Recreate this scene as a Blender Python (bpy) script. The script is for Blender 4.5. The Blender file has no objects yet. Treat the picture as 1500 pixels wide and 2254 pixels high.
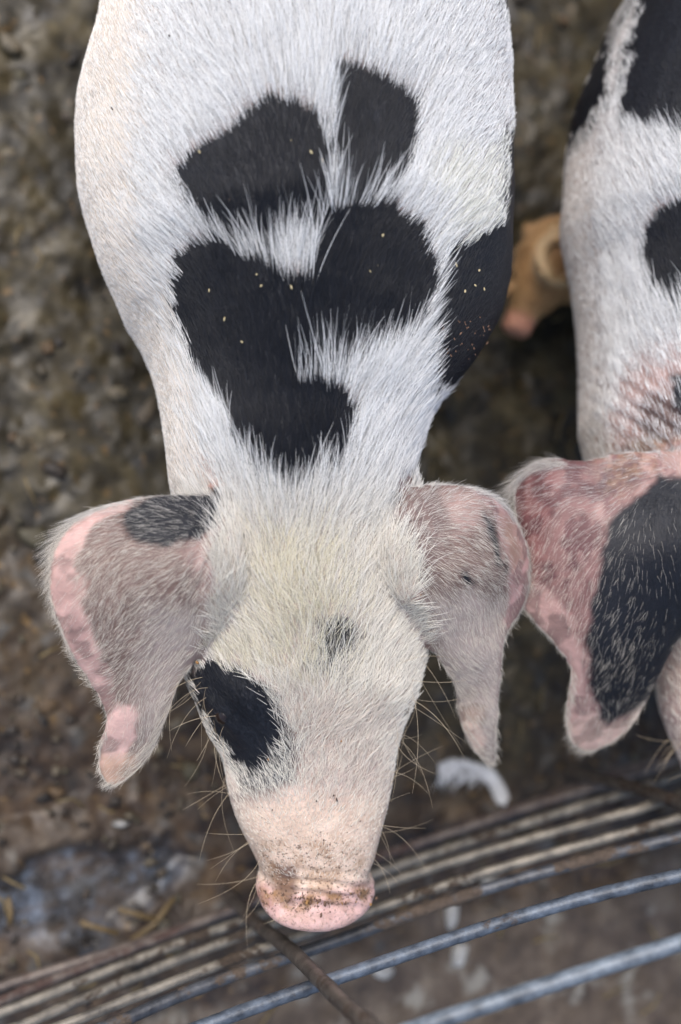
import bpy, math, random
import numpy as np
from mathutils import Matrix, Vector

rng = np.random.default_rng(7)
random.seed(7)
S = bpy.context.scene
COL = S.collection

# ------------------------------------------------------------------ camera
FP, CAM_H = 3130.0, 1.2            # focal length in photo pixels, camera height
_n = np.array([850.0, 242.0, 3130.0]); _n /= np.linalg.norm(_n)      # world up seen from the camera
_X = np.array([1.0, 0, 0]); _X = _X - _X.dot(_n) * _n; _X /= np.linalg.norm(_X)
_Y = np.cross(_n, _X)
W = np.stack([_X, _Y, _n])         # camera axes -> world
C0 = np.array([0, 0, CAM_H])
cam = bpy.data.cameras.new('camera')
cam.sensor_fit = 'VERTICAL'; cam.sensor_height = 36.0; cam.lens = 50.0
cam.clip_start = 0.02; cam.clip_end = 300.0
cam.dof.use_dof = True; cam.dof.focus_distance = 0.925; cam.dof.aperture_fstop = 2.2
co = bpy.data.objects.new('camera', cam); COL.objects.link(co)
M4 = Matrix([list(W[i]) + [C0[i]] for i in range(3)] + [[0, 0, 0, 1]])
co.matrix_world = M4
S.camera = co

# ------------------------------------------------------------------ light: open shade under a bright overcast sky
SUN_EL, SUN_AZ = math.radians(62), math.radians(-35)
world = bpy.data.worlds.new('World'); S.world = world; world.use_nodes = True
wn = world.node_tree.nodes; wl = world.node_tree.links
sky = wn.new('ShaderNodeTexSky'); sky.sky_type = 'NISHITA'; sky.sun_disc = False
sky.sun_elevation = SUN_EL; sky.sun_rotation = SUN_AZ
sky.air_density = 1.0; sky.dust_density = 3.0; sky.ozone_density = 1.0
wl.new(sky.outputs['Color'], wn['Background'].inputs['Color'])
wn['Background'].inputs['Strength'].default_value = 0.12
sl = bpy.data.lights.new('sun', 'SUN'); sl.energy = 1.3; sl.angle = math.radians(50); sl.color = (1.0, 0.97, 0.93)
so = bpy.data.objects.new('sun', sl); COL.objects.link(so)
# sun direction: azimuth measured from +Y towards +X
_d = Vector((math.sin(SUN_AZ) * math.cos(SUN_EL), math.cos(SUN_AZ) * math.cos(SUN_EL), math.sin(SUN_EL)))
so.rotation_euler = _d.to_track_quat('Z', 'Y').to_euler(); so.location = (0, 0, 5)
S.view_settings.view_transform = 'Standard'; S.view_settings.look = 'None'
S.view_settings.gamma = 1.0; S.view_settings.use_curve_mapping = False
S.view_settings.exposure = 0.90
S.render.engine = 'CYCLES'
S.cycles.max_bounces = 8; S.cycles.diffuse_bounces = 5; S.cycles.transparent_max_bounces = 8
S.cycles.use_denoising = True

# ------------------------------------------------------------------ helpers
def ray(px, py): return W @ np.array([(px - 750) / FP, -(py - 1127) / FP, -1.0])
def un(px, py, z):
    d = ray(px, py); return C0 + d * ((z - CAM_H) / d[2])
def un_arr(px, py, z):
    px = np.asarray(px, float); py = np.asarray(py, float)
    d = np.stack([(px - 750) / FP, -(py - 1127) / FP, -np.ones_like(px)], -1) @ W.T
    return C0 + d * ((z - CAM_H) / d[..., 2])[..., None]
def proj(P):
    q = (np.asarray(P) - C0) @ W
    d = -q[..., 2]
    return 750 + FP * q[..., 0] / d, 1127 - FP * q[..., 1] / d, d
def smooth(a, b, x):
    t = np.clip((x - a) / (b - a), 0, 1); return t * t * (3 - 2 * t)

def _hash(ix, iy, iz, seed):
    h = (ix.astype(np.int64) * 374761393 + iy.astype(np.int64) * 668265263 + iz.astype(np.int64) * 2147483647 + seed * 974634777) & 0xffffffff
    h = ((h ^ (h >> 13)) * 1274126177) & 0xffffffff
    return ((h ^ (h >> 16)) & 0xffff) / 65535.0
def vnoise(P, scale, seed=0):
    Q = np.asarray(P, float) / scale
    if Q.shape[-1] == 2: Q = np.concatenate([Q, np.zeros(Q.shape[:-1] + (1,))], -1)
    I = np.floor(Q).astype(np.int64); F = Q - I; F = F * F * (3 - 2 * F)
    r = 0
    for dx in (0, 1):
        for dy in (0, 1):
            for dz in (0, 1):
                w = (F[..., 0] if dx else 1 - F[..., 0]) * (F[..., 1] if dy else 1 - F[..., 1]) * (F[..., 2] if dz else 1 - F[..., 2])
                r = r + w * _hash(I[..., 0] + dx, I[..., 1] + dy, I[..., 2] + dz, seed)
    return r * 2 - 1
def fbm(P, scale, seed=0, octv=4):
    r, a = 0, 1.0
    for k in range(octv):
        r = r + a * vnoise(P, scale / 2 ** k, seed + k * 17); a *= 0.5
    return r

def poly_sd(px, py, poly):
    """distance to a closed outline, positive inside"""
    px = np.asarray(px, float); py = np.asarray(py, float)
    P = np.array(poly, float); Q = np.roll(P, -1, 0)
    d2 = np.full(px.shape, 1e12); ins = np.zeros(px.shape, bool)
    for (ax, ay), (bx, by) in zip(P, Q):
        ex, ey = bx - ax, by - ay
        t = np.clip(((px - ax) * ex + (py - ay) * ey) / (ex * ex + ey * ey + 1e-9), 0, 1)
        d2 = np.minimum(d2, (px - ax - t * ex) ** 2 + (py - ay - t * ey) ** 2)
        if ay != by:
            c = ((ay > py) != (by > py)) & (px < (bx - ax) * (py - ay) / (by - ay) + ax)
            ins ^= c
    return np.where(ins, 1, -1) * np.sqrt(d2)
def smooth_poly(poly, n=3):
    P = np.array(poly, float)
    for _ in range(n):
        Q = np.roll(P, -1, 0)
        P = np.stack([P * .75 + Q * .25, P * .25 + Q * .75], 1).reshape(-1, 2)
    return P
def tps(ctrl):
    c = np.array(ctrl, float); n = len(c); s = 300.0
    X = c[:, :2] / s
    def U(r2): return np.where(r2 > 1e-12, r2 * np.log(r2 + 1e-12), 0)
    K = U(((X[:, None] - X[None]) ** 2).sum(-1)) + np.eye(n) * 0.01
    A = np.zeros((n + 3, n + 3)); A[:n, :n] = K; A[:n, n] = 1; A[:n, n + 1:] = X; A[n, :n] = 1; A[n + 1:, :n] = X.T
    sol = np.linalg.solve(A, np.concatenate([c[:, 2], np.zeros(3)]))
    def f(px, py):
        px = np.asarray(px, float); Y = np.stack([px, np.asarray(py, float)], -1) / s
        r = sol[n] + Y[..., 0] * sol[n + 1] + Y[..., 1] * sol[n + 2]
        for i in range(n): r = r + sol[i] * U(((Y - X[i]) ** 2).sum(-1))
        return r
    return f

def tag(o, label=None, cat=None, group=None, kind=None):
    if label: o['label'] = label
    if cat: o['category'] = cat
    if group: o['group'] = group
    if kind: o['kind'] = kind
    return o
def empty(name, loc):
    o = bpy.data.objects.new(name, None); o.location = loc; o.empty_display_size = .02; COL.objects.link(o); return o
def mesh_obj(name, V, F, mat=None, parent=None, smooth_sh=True, link=True):
    me = bpy.data.meshes.new(name)
    if isinstance(F, np.ndarray):
        me.vertices.add(len(V)); me.vertices.foreach_set('co', np.asarray(V, np.float32).ravel())
        k = F.shape[1]
        me.loops.add(F.size); me.loops.foreach_set('vertex_index', F.ravel().astype(np.int32))
        me.polygons.add(len(F)); me.polygons.foreach_set('loop_start', (np.arange(len(F)) * k).astype(np.int32))
        me.update(calc_edges=True)
    else:
        me.from_pydata([tuple(v) for v in V], [], F)
    if smooth_sh: me.shade_smooth()
    if mat: me.materials.append(mat)
    o = bpy.data.objects.new(name, me)
    if link: COL.objects.link(o)
    if parent:
        o.parent = parent; o.matrix_parent_inverse = Matrix.Translation(-parent.location)
    return o
def set_attr(me, name, arr, typ='FLOAT_COLOR'):
    a = me.attributes.new(name, typ, 'POINT')
    if typ == 'FLOAT_COLOR':
        A = np.ones((len(arr), 4), np.float32); A[:, :3] = arr; a.data.foreach_set('color', A.ravel())
    else: a.data.foreach_set('value', np.asarray(arr, np.float32))
def hair_obj(name, P, rad, col, mat, parent):
    N, K = P.shape[:2]
    hc = bpy.data.hair_curves.new(name); hc.add_curves([K] * N)
    hc.attributes['position'].data.foreach_set('vector', P.astype(np.float32).ravel())
    a = hc.attributes.get('radius') or hc.attributes.new('radius', 'FLOAT', 'POINT'); a.data.foreach_set('value', rad.astype(np.float32).ravel())
    A = np.ones((N, 4), np.float32); A[:, :3] = col
    a = hc.attributes.new('tint', 'FLOAT_COLOR', 'CURVE'); a.data.foreach_set('color', A.ravel())
    hc.materials.append(mat)
    o = bpy.data.objects.new(name, hc); COL.objects.link(o)
    o.parent = parent; o.matrix_parent_inverse = Matrix.Translation(-parent.location)
    o['kind'] = 'stuff'
    return o
class Geo:
    def __init__(s): s.v = []; s.f = []; s.n = 0
    def add(s, V, F):
        s.v.append(np.asarray(V, float)); s.f += [[i + s.n for i in f] for f in F]; s.n += len(V)
    def loft(s, rings):
        k = len(rings[0]); V = np.concatenate(rings + [rings[0].mean(0)[None], rings[-1].mean(0)[None]])
        F = []
        m = len(rings)
        for i in range(m - 1):
            for j in range(k):
                a, b = i * k + j, i * k + (j + 1) % k
                F.append([a, b, b + k, a + k])
        for j in range(k):
            F.append([(j + 1) % k, j, m * k]); F.append([(m - 1) * k + j, (m - 1) * k + (j + 1) % k, m * k + 1])
        s.add(V, F)
    def tube(s, pts, rads, k=16, flat=1.0):
        pts = np.asarray(pts, float); rings = []
        T = np.gradient(pts, axis=0)
        ref = np.array([0.13, 0.99, 0.05]) if abs(T[0][2]) > .7 * np.linalg.norm(T[0]) else np.array([0, 0, 1.0])
        for p, t, r in zip(pts, T, rads):
            t = t / np.linalg.norm(t); u = np.cross(t, ref); u /= np.linalg.norm(u); w = np.cross(u, t)
            a = np.arange(k) / k * 2 * math.pi
            rings.append(p + r * (np.cos(a)[:, None] * u + flat * np.sin(a)[:, None] * w))
        s.loft(rings)
    def V(s): return np.concatenate(s.v)

# ------------------------------------------------------------------ materials
def new_mat(name):
    m = bpy.data.materials.new(name); m.use_nodes = True
    nt = m.node_tree; return m, nt, nt.nodes, nt.links, nt.nodes['Principled BSDF']
def N(nt, t, **kw):
    n = nt.nodes.new(t)
    for k, v in kw.items():
        if k in n.inputs: n.inputs[k].default_value = v
        else: setattr(n, k, v)
    return n
def noise(nt, vec, scale, detail=4, rough=.55):
    n = N(nt, 'ShaderNodeTexNoise', Scale=scale, Detail=detail, Roughness=rough); nt.links.new(vec, n.inputs['Vector']); return n.outputs['Fac']
def ramp(nt, fac, stops):
    r = nt.nodes.new('ShaderNodeValToRGB'); e = r.color_ramp.elements
    while len(e) < len(stops): e.new(.5)
    for x, (p, c) in zip(e, stops): x.position = p; x.color = (*c, 1)
    nt.links.new(fac, r.inputs['Fac']); return r.outputs['Color']
def mix(nt, fac, a, b, mode='MIX'):
    m = nt.nodes.new('ShaderNodeMix'); m.data_type = 'RGBA'; m.blend_type = mode
    for i, v in ((0, fac), (6, a), (7, b)):
        if hasattr(v, 'node'): nt.links.new(v, m.inputs[i])
        else: m.inputs[i].default_value = v if i == 0 else (*v, 1)
    return m.outputs[2]
def bump(nt, h, strength, dist, prev=None):
    b = N(nt, 'ShaderNodeBump', Strength=strength, Distance=dist); nt.links.new(h, b.inputs['Height'])
    if prev is not None: nt.links.new(prev, b.inputs['Normal'])
    return b.outputs['Normal']

def mat_skin():
    m, nt, n, l, b = new_mat('pig_skin')
    at = N(nt, 'ShaderNodeAttribute', attribute_name='coat'); obj = N(nt, 'ShaderNodeTexCoord').outputs['Object']
    dt = N(nt, 'ShaderNodeAttribute', attribute_name='dirt')
    f1 = noise(nt, obj, 60, 5); f2 = noise(nt, obj, 900, 2)
    c = mix(nt, 1.0, at.outputs['Color'], ramp(nt, f1, [(.3, (.86, .82, .80)), (.7, (1.1, 1.08, 1.05))]), 'MULTIPLY')
    spk = ramp(nt, noise(nt, obj, 420, 3, .7), [(.55, (0, 0, 0)), (.62, (1, 1, 1))])
    bl = ramp(nt, noise(nt, obj, 85, 4, .6), [(.42, (0, 0, 0)), (.62, (1, 1, 1))])
    mm = N(nt, 'ShaderNodeMath', operation='MULTIPLY'); l.new(spk, mm.inputs[0]); l.new(dt.outputs['Fac'], mm.inputs[1])
    m2 = N(nt, 'ShaderNodeMath', operation='MULTIPLY'); l.new(bl, m2.inputs[0]); l.new(dt.outputs['Fac'], m2.inputs[1])
    m3 = N(nt, 'ShaderNodeMath', operation='MULTIPLY'); l.new(m2.outputs[0], m3.inputs[0]); m3.inputs[1].default_value = .7; m3.use_clamp = True
    c = mix(nt, m3.outputs[0], c, (.33, .19, .10))
    c = mix(nt, mm.outputs[0], c, (.09, .05, .03))
    l.new(c, b.inputs['Base Color'])
    b.inputs['Roughness'].default_value = .5; b.inputs['Specular IOR Level'].default_value = .35
    b.inputs['Subsurface Weight'].default_value = .12; b.inputs['Subsurface Radius'].default_value = (1, .4, .25); b.inputs['Subsurface Scale'].default_value = .004
    nn = bump(nt, f2, .35, .0008); nn = bump(nt, noise(nt, obj, 260, 5, .65), .6, .0014, nn)
    l.new(nn, b.inputs['Normal'])
    return m
def mat_fur():
    m, nt, n, l, b = new_mat('pig_fur')
    at = N(nt, 'ShaderNodeAttribute', attribute_name='tint')
    l.new(at.outputs['Color'], b.inputs['Base Color'])
    b.inputs['Roughness'].default_value = .45; b.inputs['Specular IOR Level'].default_value = .5
    return m
def mat_flat(name, c1, c2, scale, rough, bstr=.3, bdist=.001, metal=0):
    m, nt, n, l, b = new_mat(name); obj = N(nt, 'ShaderNodeTexCoord').outputs['Object']
    f = noise(nt, obj, scale, 5, .6)
    l.new(ramp(nt, f, [(.3, c1), (.7, c2)]), b.inputs['Base Color']); b.inputs['Roughness'].default_value = rough; b.inputs['Metallic'].default_value = metal
    l.new(bump(nt, noise(nt, obj, scale * 3, 4), bstr, bdist), b.inputs['Normal'])
    return m
def mat_rod(name, steel, pale, rust, amt):
    m, nt, n, l, b = new_mat(name); obj = N(nt, 'ShaderNodeTexCoord').outputs['Object']
    at = N(nt, 'ShaderNodeAttribute', attribute_name='crust')
    geo = N(nt, 'ShaderNodeNewGeometry')
    f = noise(nt, obj, 70, 6, .6)
    c = ramp(nt, f, [(.34, steel), (.66, pale)])
    r = N(nt, 'ShaderNodeMath', operation='ADD'); l.new(noise(nt, obj, 55, 6, .7), r.inputs[0]); l.new(at.outputs['Fac'], r.inputs[1])
    rm = ramp(nt, r.outputs[0], [(amt, (0, 0, 0)), (amt + .1, (1, 1, 1))])
    c = mix(nt, rm, c, ramp(nt, noise(nt, obj, 300, 3), [(.3, rust), (.7, tuple(min(1, x * 2.0) for x in rust))]))
    l.new(c, b.inputs['Base Color'])
    ro = N(nt, 'ShaderNodeMath', operation='MULTIPLY_ADD'); l.new(rm, ro.inputs[0]); ro.inputs[1].default_value = .45; ro.inputs[2].default_value = .42
    l.new(ro.outputs[0], b.inputs['Roughness']); b.inputs['Metallic'].default_value = .15
    l.new(bump(nt, noise(nt, obj, 500, 4, .6), .4, .0008), b.inputs['Normal'])
    return m
def mat_ground():
    m, nt, n, l, b = new_mat('wet_mud'); obj = N(nt, 'ShaderNodeTexCoord').outputs['Object']
    wet = N(nt, 'ShaderNodeAttribute', attribute_name='wet').outputs['Fac']; conc = N(nt, 'ShaderNodeAttribute', attribute_name='concrete').outputs['Fac']
    oli = N(nt, 'ShaderNodeAttribute', attribute_name='olive').outputs['Fac']
    brown = ramp(nt, noise(nt, obj, 46, 6, .55), [(.3, (.008, .005, .003)), (.42, (.032, .020, .012)), (.56, (.058, .039, .023)), (.72, (.105, .077, .050))])
    oliv = ramp(nt, noise(nt, obj, 40, 6, .55), [(.3, (.008, .0065, .003)), (.42, (.026, .021, .009)), (.55, (.050, .042, .020)), (.70, (.092, .080, .046))])
    c = mix(nt, oli, brown, oliv)
    c = mix(nt, ramp(nt, noise(nt, obj, 38, 4, .5), [(.58, (0, 0, 0)), (.70, (1, 1, 1))]), c, (.062, .063, .064))
    big = noise(nt, obj, 17, 5, .6)
    c = mix(nt, 1.0, c, ramp(nt, big, [(.34, (.48, .44, .38)), (.5, (.85, .77, .66)), (.66, (1.35, 1.2, 1.0))]), 'MULTIPLY')
    ochre = ramp(nt, noise(nt, obj, 95, 3, .5), [(.63, (0, 0, 0)), (.70, (1, 1, 1))])
    c = mix(nt, ochre, c, (.125, .075, .026))
    cc = ramp(nt, noise(nt, obj, 34, 7, .65), [(.3, (.036, .024, .015)), (.5, (.074, .052, .034)), (.7, (.145, .114, .082))])
    st = ramp(nt, noise(nt, obj, 26, 4, .6), [(.56, (0, 0, 0)), (.66, (1, 1, 1))])
    cc = mix(nt, st, cc, (.20, .185, .155))
    c = mix(nt, conc, c, cc)
    wet0 = wet
    wm = N(nt, 'ShaderNodeMath', operation='MULTIPLY'); l.new(wet0, wm.inputs[0]); l.new(ramp(nt, noise(nt, obj, 24, 5, .6), [(.36, (.25,) * 3), (.52, (1,) * 3)]), wm.inputs[1]); wet = wm.outputs[0]
    wc = ramp(nt, noise(nt, obj, 45, 6, .6), [(.38, (.016, .013, .010)), (.48, (.04, .04, .042)), (.58, (.09, .105, .13)), (.70, (.19, .22, .27))])
    c = mix(nt, wet, c, wc)
    l.new(c, b.inputs['Base Color'])
    r1 = ramp(nt, noise(nt, obj, 30, 4), [(.35, (.38,) * 3), (.65, (.8,) * 3)])
    r = mix(nt, wet, r1, (.22,) * 3); l.new(r, b.inputs['Roughness'])
    nn = bump(nt, noise(nt, obj, 70, 4, .5), .35, .005); l.new(nn, b.inputs['Normal'])
    return m

SKIN, FUR = mat_skin(), mat_fur()

# ------------------------------------------------------------------ the setting: ground
def ground():
    def axis(lo, hi, st):
        core = np.arange(lo, hi, st); ext = [.01 * 1.35 ** k for k in range(1, 29)]
        ext = np.cumsum(ext)
        return np.concatenate([lo - ext[::-1], core, hi + ext])
    xs, ys = axis(-.25, .95, .0028), axis(-.5, .75, .0028)
    GX, GY = np.meshgrid(xs, ys); P = np.stack([GX.ravel(), GY.ravel()], -1)
    far = np.maximum(np.maximum(-.25 - P[:, 0], P[:, 0] - .95), np.maximum(-.5 - P[:, 1], P[:, 1] - .75))
    fade = np.clip(1 - far / .5, 0, 1)
    px, py, _ = proj(np.concatenate([P, np.zeros((len(P), 1))], -1))
    px = px + 42 * fbm(P, .045, 5, 3); py = py + 42 * fbm(P, .045, 6, 3)
    wet = smooth(-25, 25, poly_sd(px, py, [(-300, 1880), (60, 1900), (130, 1850), (260, 1835), (330, 1860), (420, 1880), (410, 1960), (320, 1985), (250, 2030), (180, 2100), (60, 2080), (-300, 2110)]))
    conc = smooth(-30, 30, np.maximum(poly_sd(px, py, [(250, 2300), (760, 2080), (1500, 1880), (2600, 1500), (2600, 4200), (-400, 4200)]), poly_sd(px, py, [(-600, 1775), (60, 1790), (190, 1810), (140, 1850), (0, 1880), (-600, 1880)])))
    oli = smooth(1750, 1150, py + 250 * fbm(P, .12, 9, 3))
    lump = .35 + .45 * fbm(P, .042, 1, 3) - .35 * np.abs(fbm(P, .020, 11, 2)); fine = fbm(P, .011, 3, 2)
    z = .0062 * (lump - .35) + .0008 * fine + .008 * fbm(P, .16, 4, 2)
    z += .004 * oli * fbm(P, .035, 21, 2) 
    flat = np.maximum(wet, conc * .8)
    z = z * (1 - .85 * flat) + .006 * conc * (1 - wet) - .008 * wet
    z = z * fade - .004
    keep = z
    ny, nx = GX.shape
    i = np.arange(ny - 1)[:, None] * nx + np.arange(nx - 1)[None]
    F = np.stack([i, i + 1, i + nx + 1, i + nx], -1).reshape(-1, 4)
    o = mesh_obj('ground', np.concatenate([P, keep[:, None]], -1), F, mat_ground())
    for k, a in (('wet', wet), ('concrete', conc * (1 - wet)), ('olive', oli)): set_attr(o.data, k, a, 'FLOAT')
    tag(o, kind='structure')
    return wet, conc
ground()

def icos():
    t = (1 + 5 ** .5) / 2
    v = np.array([(-1, t, 0), (1, t, 0), (-1, -t, 0), (1, -t, 0), (0, -1, t), (0, 1, t), (0, -1, -t), (0, 1, -t), (t, 0, -1), (t, 0, 1), (-t, 0, -1), (-t, 0, 1)], float)
    v /= np.linalg.norm(v[0])
    f = [(0, 11, 5), (0, 5, 1), (0, 1, 7), (0, 7, 10), (0, 10, 11), (1, 5, 9), (5, 11, 4), (11, 10, 2), (10, 7, 6), (7, 1, 8), (3, 9, 4), (3, 4, 2), (3, 2, 6), (3, 6, 8), (3, 8, 9), (4, 9, 5), (2, 4, 11), (6, 2, 10), (8, 6, 7), (9, 8, 1)]
    vs = [tuple(x) for x in v]; nf = []; cache = {}
    def mid(a, b):
        k = (min(a, b), max(a, b))
        if k not in cache:
            p = (np.array(vs[a]) + np.array(vs[b])); vs.append(tuple(p / np.linalg.norm(p))); cache[k] = len(vs) - 1
        return cache[k]
    for a, b, c in f:
        x, y, z = mid(a, b), mid(b, c), mid(c, a); nf += [(a, x, z), (b, y, x), (c, z, y), (x, y, z)]
    return np.array(vs), np.array(nf)
ICO_V, ICO_F = icos()
def clods(name, n, area, rmin, rmax, palette, label, seed, zlift=0):
    r = np.random.default_rng(seed)
    V, F, Cc = [], [], []
    pts = []
    while len(pts) < n:
        px, py = r.uniform(area[0], area[2]), r.uniform(area[1], area[3])
        p = un(px, py, 0)
        if vnoise(p[None], .07, seed)[0] + r.uniform(-.7, .7) > 0: pts.append(p)
    for k, p in enumerate(pts):
        s = rmin * (rmax / rmin) ** (r.random() ** 1.8)
        v = ICO_V * (1 + .5 * vnoise(ICO_V + k * 3.1, .8, k)[:, None]) * np.array([s * r.uniform(.8, 1.9), s * r.uniform(.7, 1.2), s * r.uniform(.30, .55)])
        a = r.uniform(0, 6.28); ca, sa = math.cos(a), math.sin(a)
        v = v @ np.array([[ca, -sa, 0], [sa, ca, 0], [0, 0, 1]]).T
        V.append(v + p + np.array([0, 0, s * .02 + zlift])); F.append(ICO_F + k * len(ICO_V))
        c = np.array(palette[r.integers(len(palette))]) * r.uniform(.7, 1.3); Cc.append(np.repeat(c[None], len(ICO_V), 0))
    m, nt, nn, l, b = new_mat(name)
    at = N(nt, 'ShaderNodeAttribute', attribute_name='coat'); obj = N(nt, 'ShaderNodeTexCoord').outputs['Object']
    l.new(mix(nt, 1.0, at.outputs['Color'], ramp(nt, noise(nt, obj, 250, 4), [(.3, (.6,) * 3), (.7, (1.3,) * 3)]), 'MULTIPLY'), b.inputs['Base Color'])
    b.inputs['Roughness'].default_value = .55
    l.new(bump(nt, noise(nt, obj, 400, 3), .5, .002), b.inputs['Normal'])
    o = mesh_obj(name, np.concatenate(V), np.concatenate(F), m)
    set_attr(o.data, 'coat', np.concatenate(Cc)); tag(o, label, kind='stuff')
DARK = [(.03, .02, .012), (.05, .036, .02), (.075, .056, .034), (.02, .014, .009), (.10, .08, .05), (.06, .05, .026), (.085, .05, .02)]
clods('dung_clods', 420, (-250, -250, 1750, 1750), .0016, .0085, DARK, 'lumpy brown and olive dung clods covering the pen floor', 3)
clods('mud_crumbs', 800, (-200, 1500, 1700, 2400), .0012, .005, DARK[:6], 'small dark crumbs of mud scattered on the floor by the fence', 4)

# ------------------------------------------------------------------ pig builder
def build_shell(G, outline, zf, T=.0062, step=5):
    O = smooth_poly(outline, 2)
    x0, y0 = O.min(0) - 8; x1, y1 = O.max(0) + 8
    gx, gy = np.arange(x0, x1, step), np.arange(y0, y1, step)
    GX, GY = np.meshgrid(gx, gy); sd = poly_sd(GX, GY, O)
    inside = sd > -step * .4
    z = zf(GX, GY)
    t = T * np.sqrt(np.clip(1 - (1 - np.clip(sd, 0, 18) / 18) ** 2, .02, 1))
    top = un_arr(GX.ravel(), GY.ravel(), (z - (T - t) * .5).ravel()); bot = un_arr(GX.ravel(), GY.ravel(), (z - (T - t) * .5 - t).ravel())
    ny, nx = GX.shape; cell = inside[:-1, :-1] & inside[1:, :-1] & inside[:-1, 1:] & inside[1:, 1:]
    idx = np.arange(ny * nx).reshape(ny, nx); n = ny * nx
    F = []
    cy, cx = np.nonzero(cell)
    for a, b in zip(cy, cx):
        q = [idx[a, b], idx[a, b + 1], idx[a + 1, b + 1], idx[a + 1, b]]
        F.append(q[::-1]); F.append([i + n for i in q])
        for da, db, e in ((-1, 0, (0, 1)), (0, 1, (1, 2)), (1, 0, (2, 3)), (0, -1, (3, 0))):
            na, nb = a + da, b + db
            if na < 0 or nb < 0 or na >= ny - 1 or nb >= nx - 1 or not cell[na, nb]:
                i, j = q[e[0]], q[e[1]]; F.append([i, j, j + n, i + n])
    V = np.concatenate([top, bot])
    used = np.unique(np.concatenate([np.array(f) for f in F])); mp = -np.ones(len(V), int); mp[used] = np.arange(len(used))
    G.add(V[used], [[mp[i] for i in f] for f in F])

def ring_pts(c, lat, up, a, bt, bb, p=2.25, k=56):
    th = np.arange(k) / k * 2 * math.pi
    cs, sn = np.cos(th), np.sin(th)
    x = np.sign(cs) * np.abs(cs) ** (2 / p); y = np.sign(sn) * np.abs(sn) ** (2 / p)
    return c + (a * x)[:, None] * lat + (np.where(y > 0, bt, bb) * y)[:, None] * up

def trunk_rings(rows, Lk, Rk, prof):
    """rings of the trunk and head; each is widened until its silhouette has the animal's measured breadth"""
    Lk, Rk, prof = np.array(Lk, float), np.array(Rk, float), np.array(prof, float)
    L = lambda y: np.interp(y, Lk[:, 0], Lk[:, 1]); R = lambda y: np.interp(y, Rk[:, 0], Rk[:, 1])
    I = lambda r, k: np.interp(r, prof[:, 0], prof[:, k])
    cen = np.array([un((L(r) + R(r)) / 2, r, I(r, 1)) for r in rows])
    ker = np.ones(5) / 5
    for k in range(3):
        pad = np.concatenate([[cen[0, k]] * 2, cen[:, k], [cen[-1, k]] * 2]); s = np.convolve(pad, ker, 'valid'); s[:2] = cen[:2, k]; s[-2:] = cen[-2:, k]; cen[:, k] = s
    T = np.gradient(cen, axis=0); T /= np.linalg.norm(T, axis=1)[:, None]
    rings = []; info = []
    for i, r in enumerate(rows):
        c = cen[i].copy(); lat = np.cross(T[i], [0, 0, 1.0]); lat /= np.linalg.norm(lat)
        if lat[0] < 0: lat = -lat
        up = np.cross(lat, T[i]); up = up if up[2] > 0 else -up
        a = (R(r) - L(r)) / 2 / FP * .95
        for _ in range(14):
            P = ring_pts(c, lat, up, a, I(r, 2), I(r, 3)); px, py, d = proj(P)
            i0, i1 = px.argmin(), px.argmax()
            tl, tr = L(py[i0]), R(py[i1])
            a *= np.clip((tr - tl) / (px[i1] - px[i0]), .8, 1.25); c = c + lat * ((tl + tr - px[i0] - px[i1]) / 2 * d.mean() / FP)
        rings.append((c, lat, up, a, I(r, 2), I(r, 3))); info.append(T[i])
    A = np.array([q[3] for q in rings]); A2 = A.copy(); A2[1:-1] = (A[:-2] + 2 * A[1:-1] + A[2:]) / 4
    out = [ring_pts(c, lat, up, a2, bt, bb) for (c, lat, up, a, bt, bb), a2 in zip(rings, A2)]
    return out, rings, info

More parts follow.
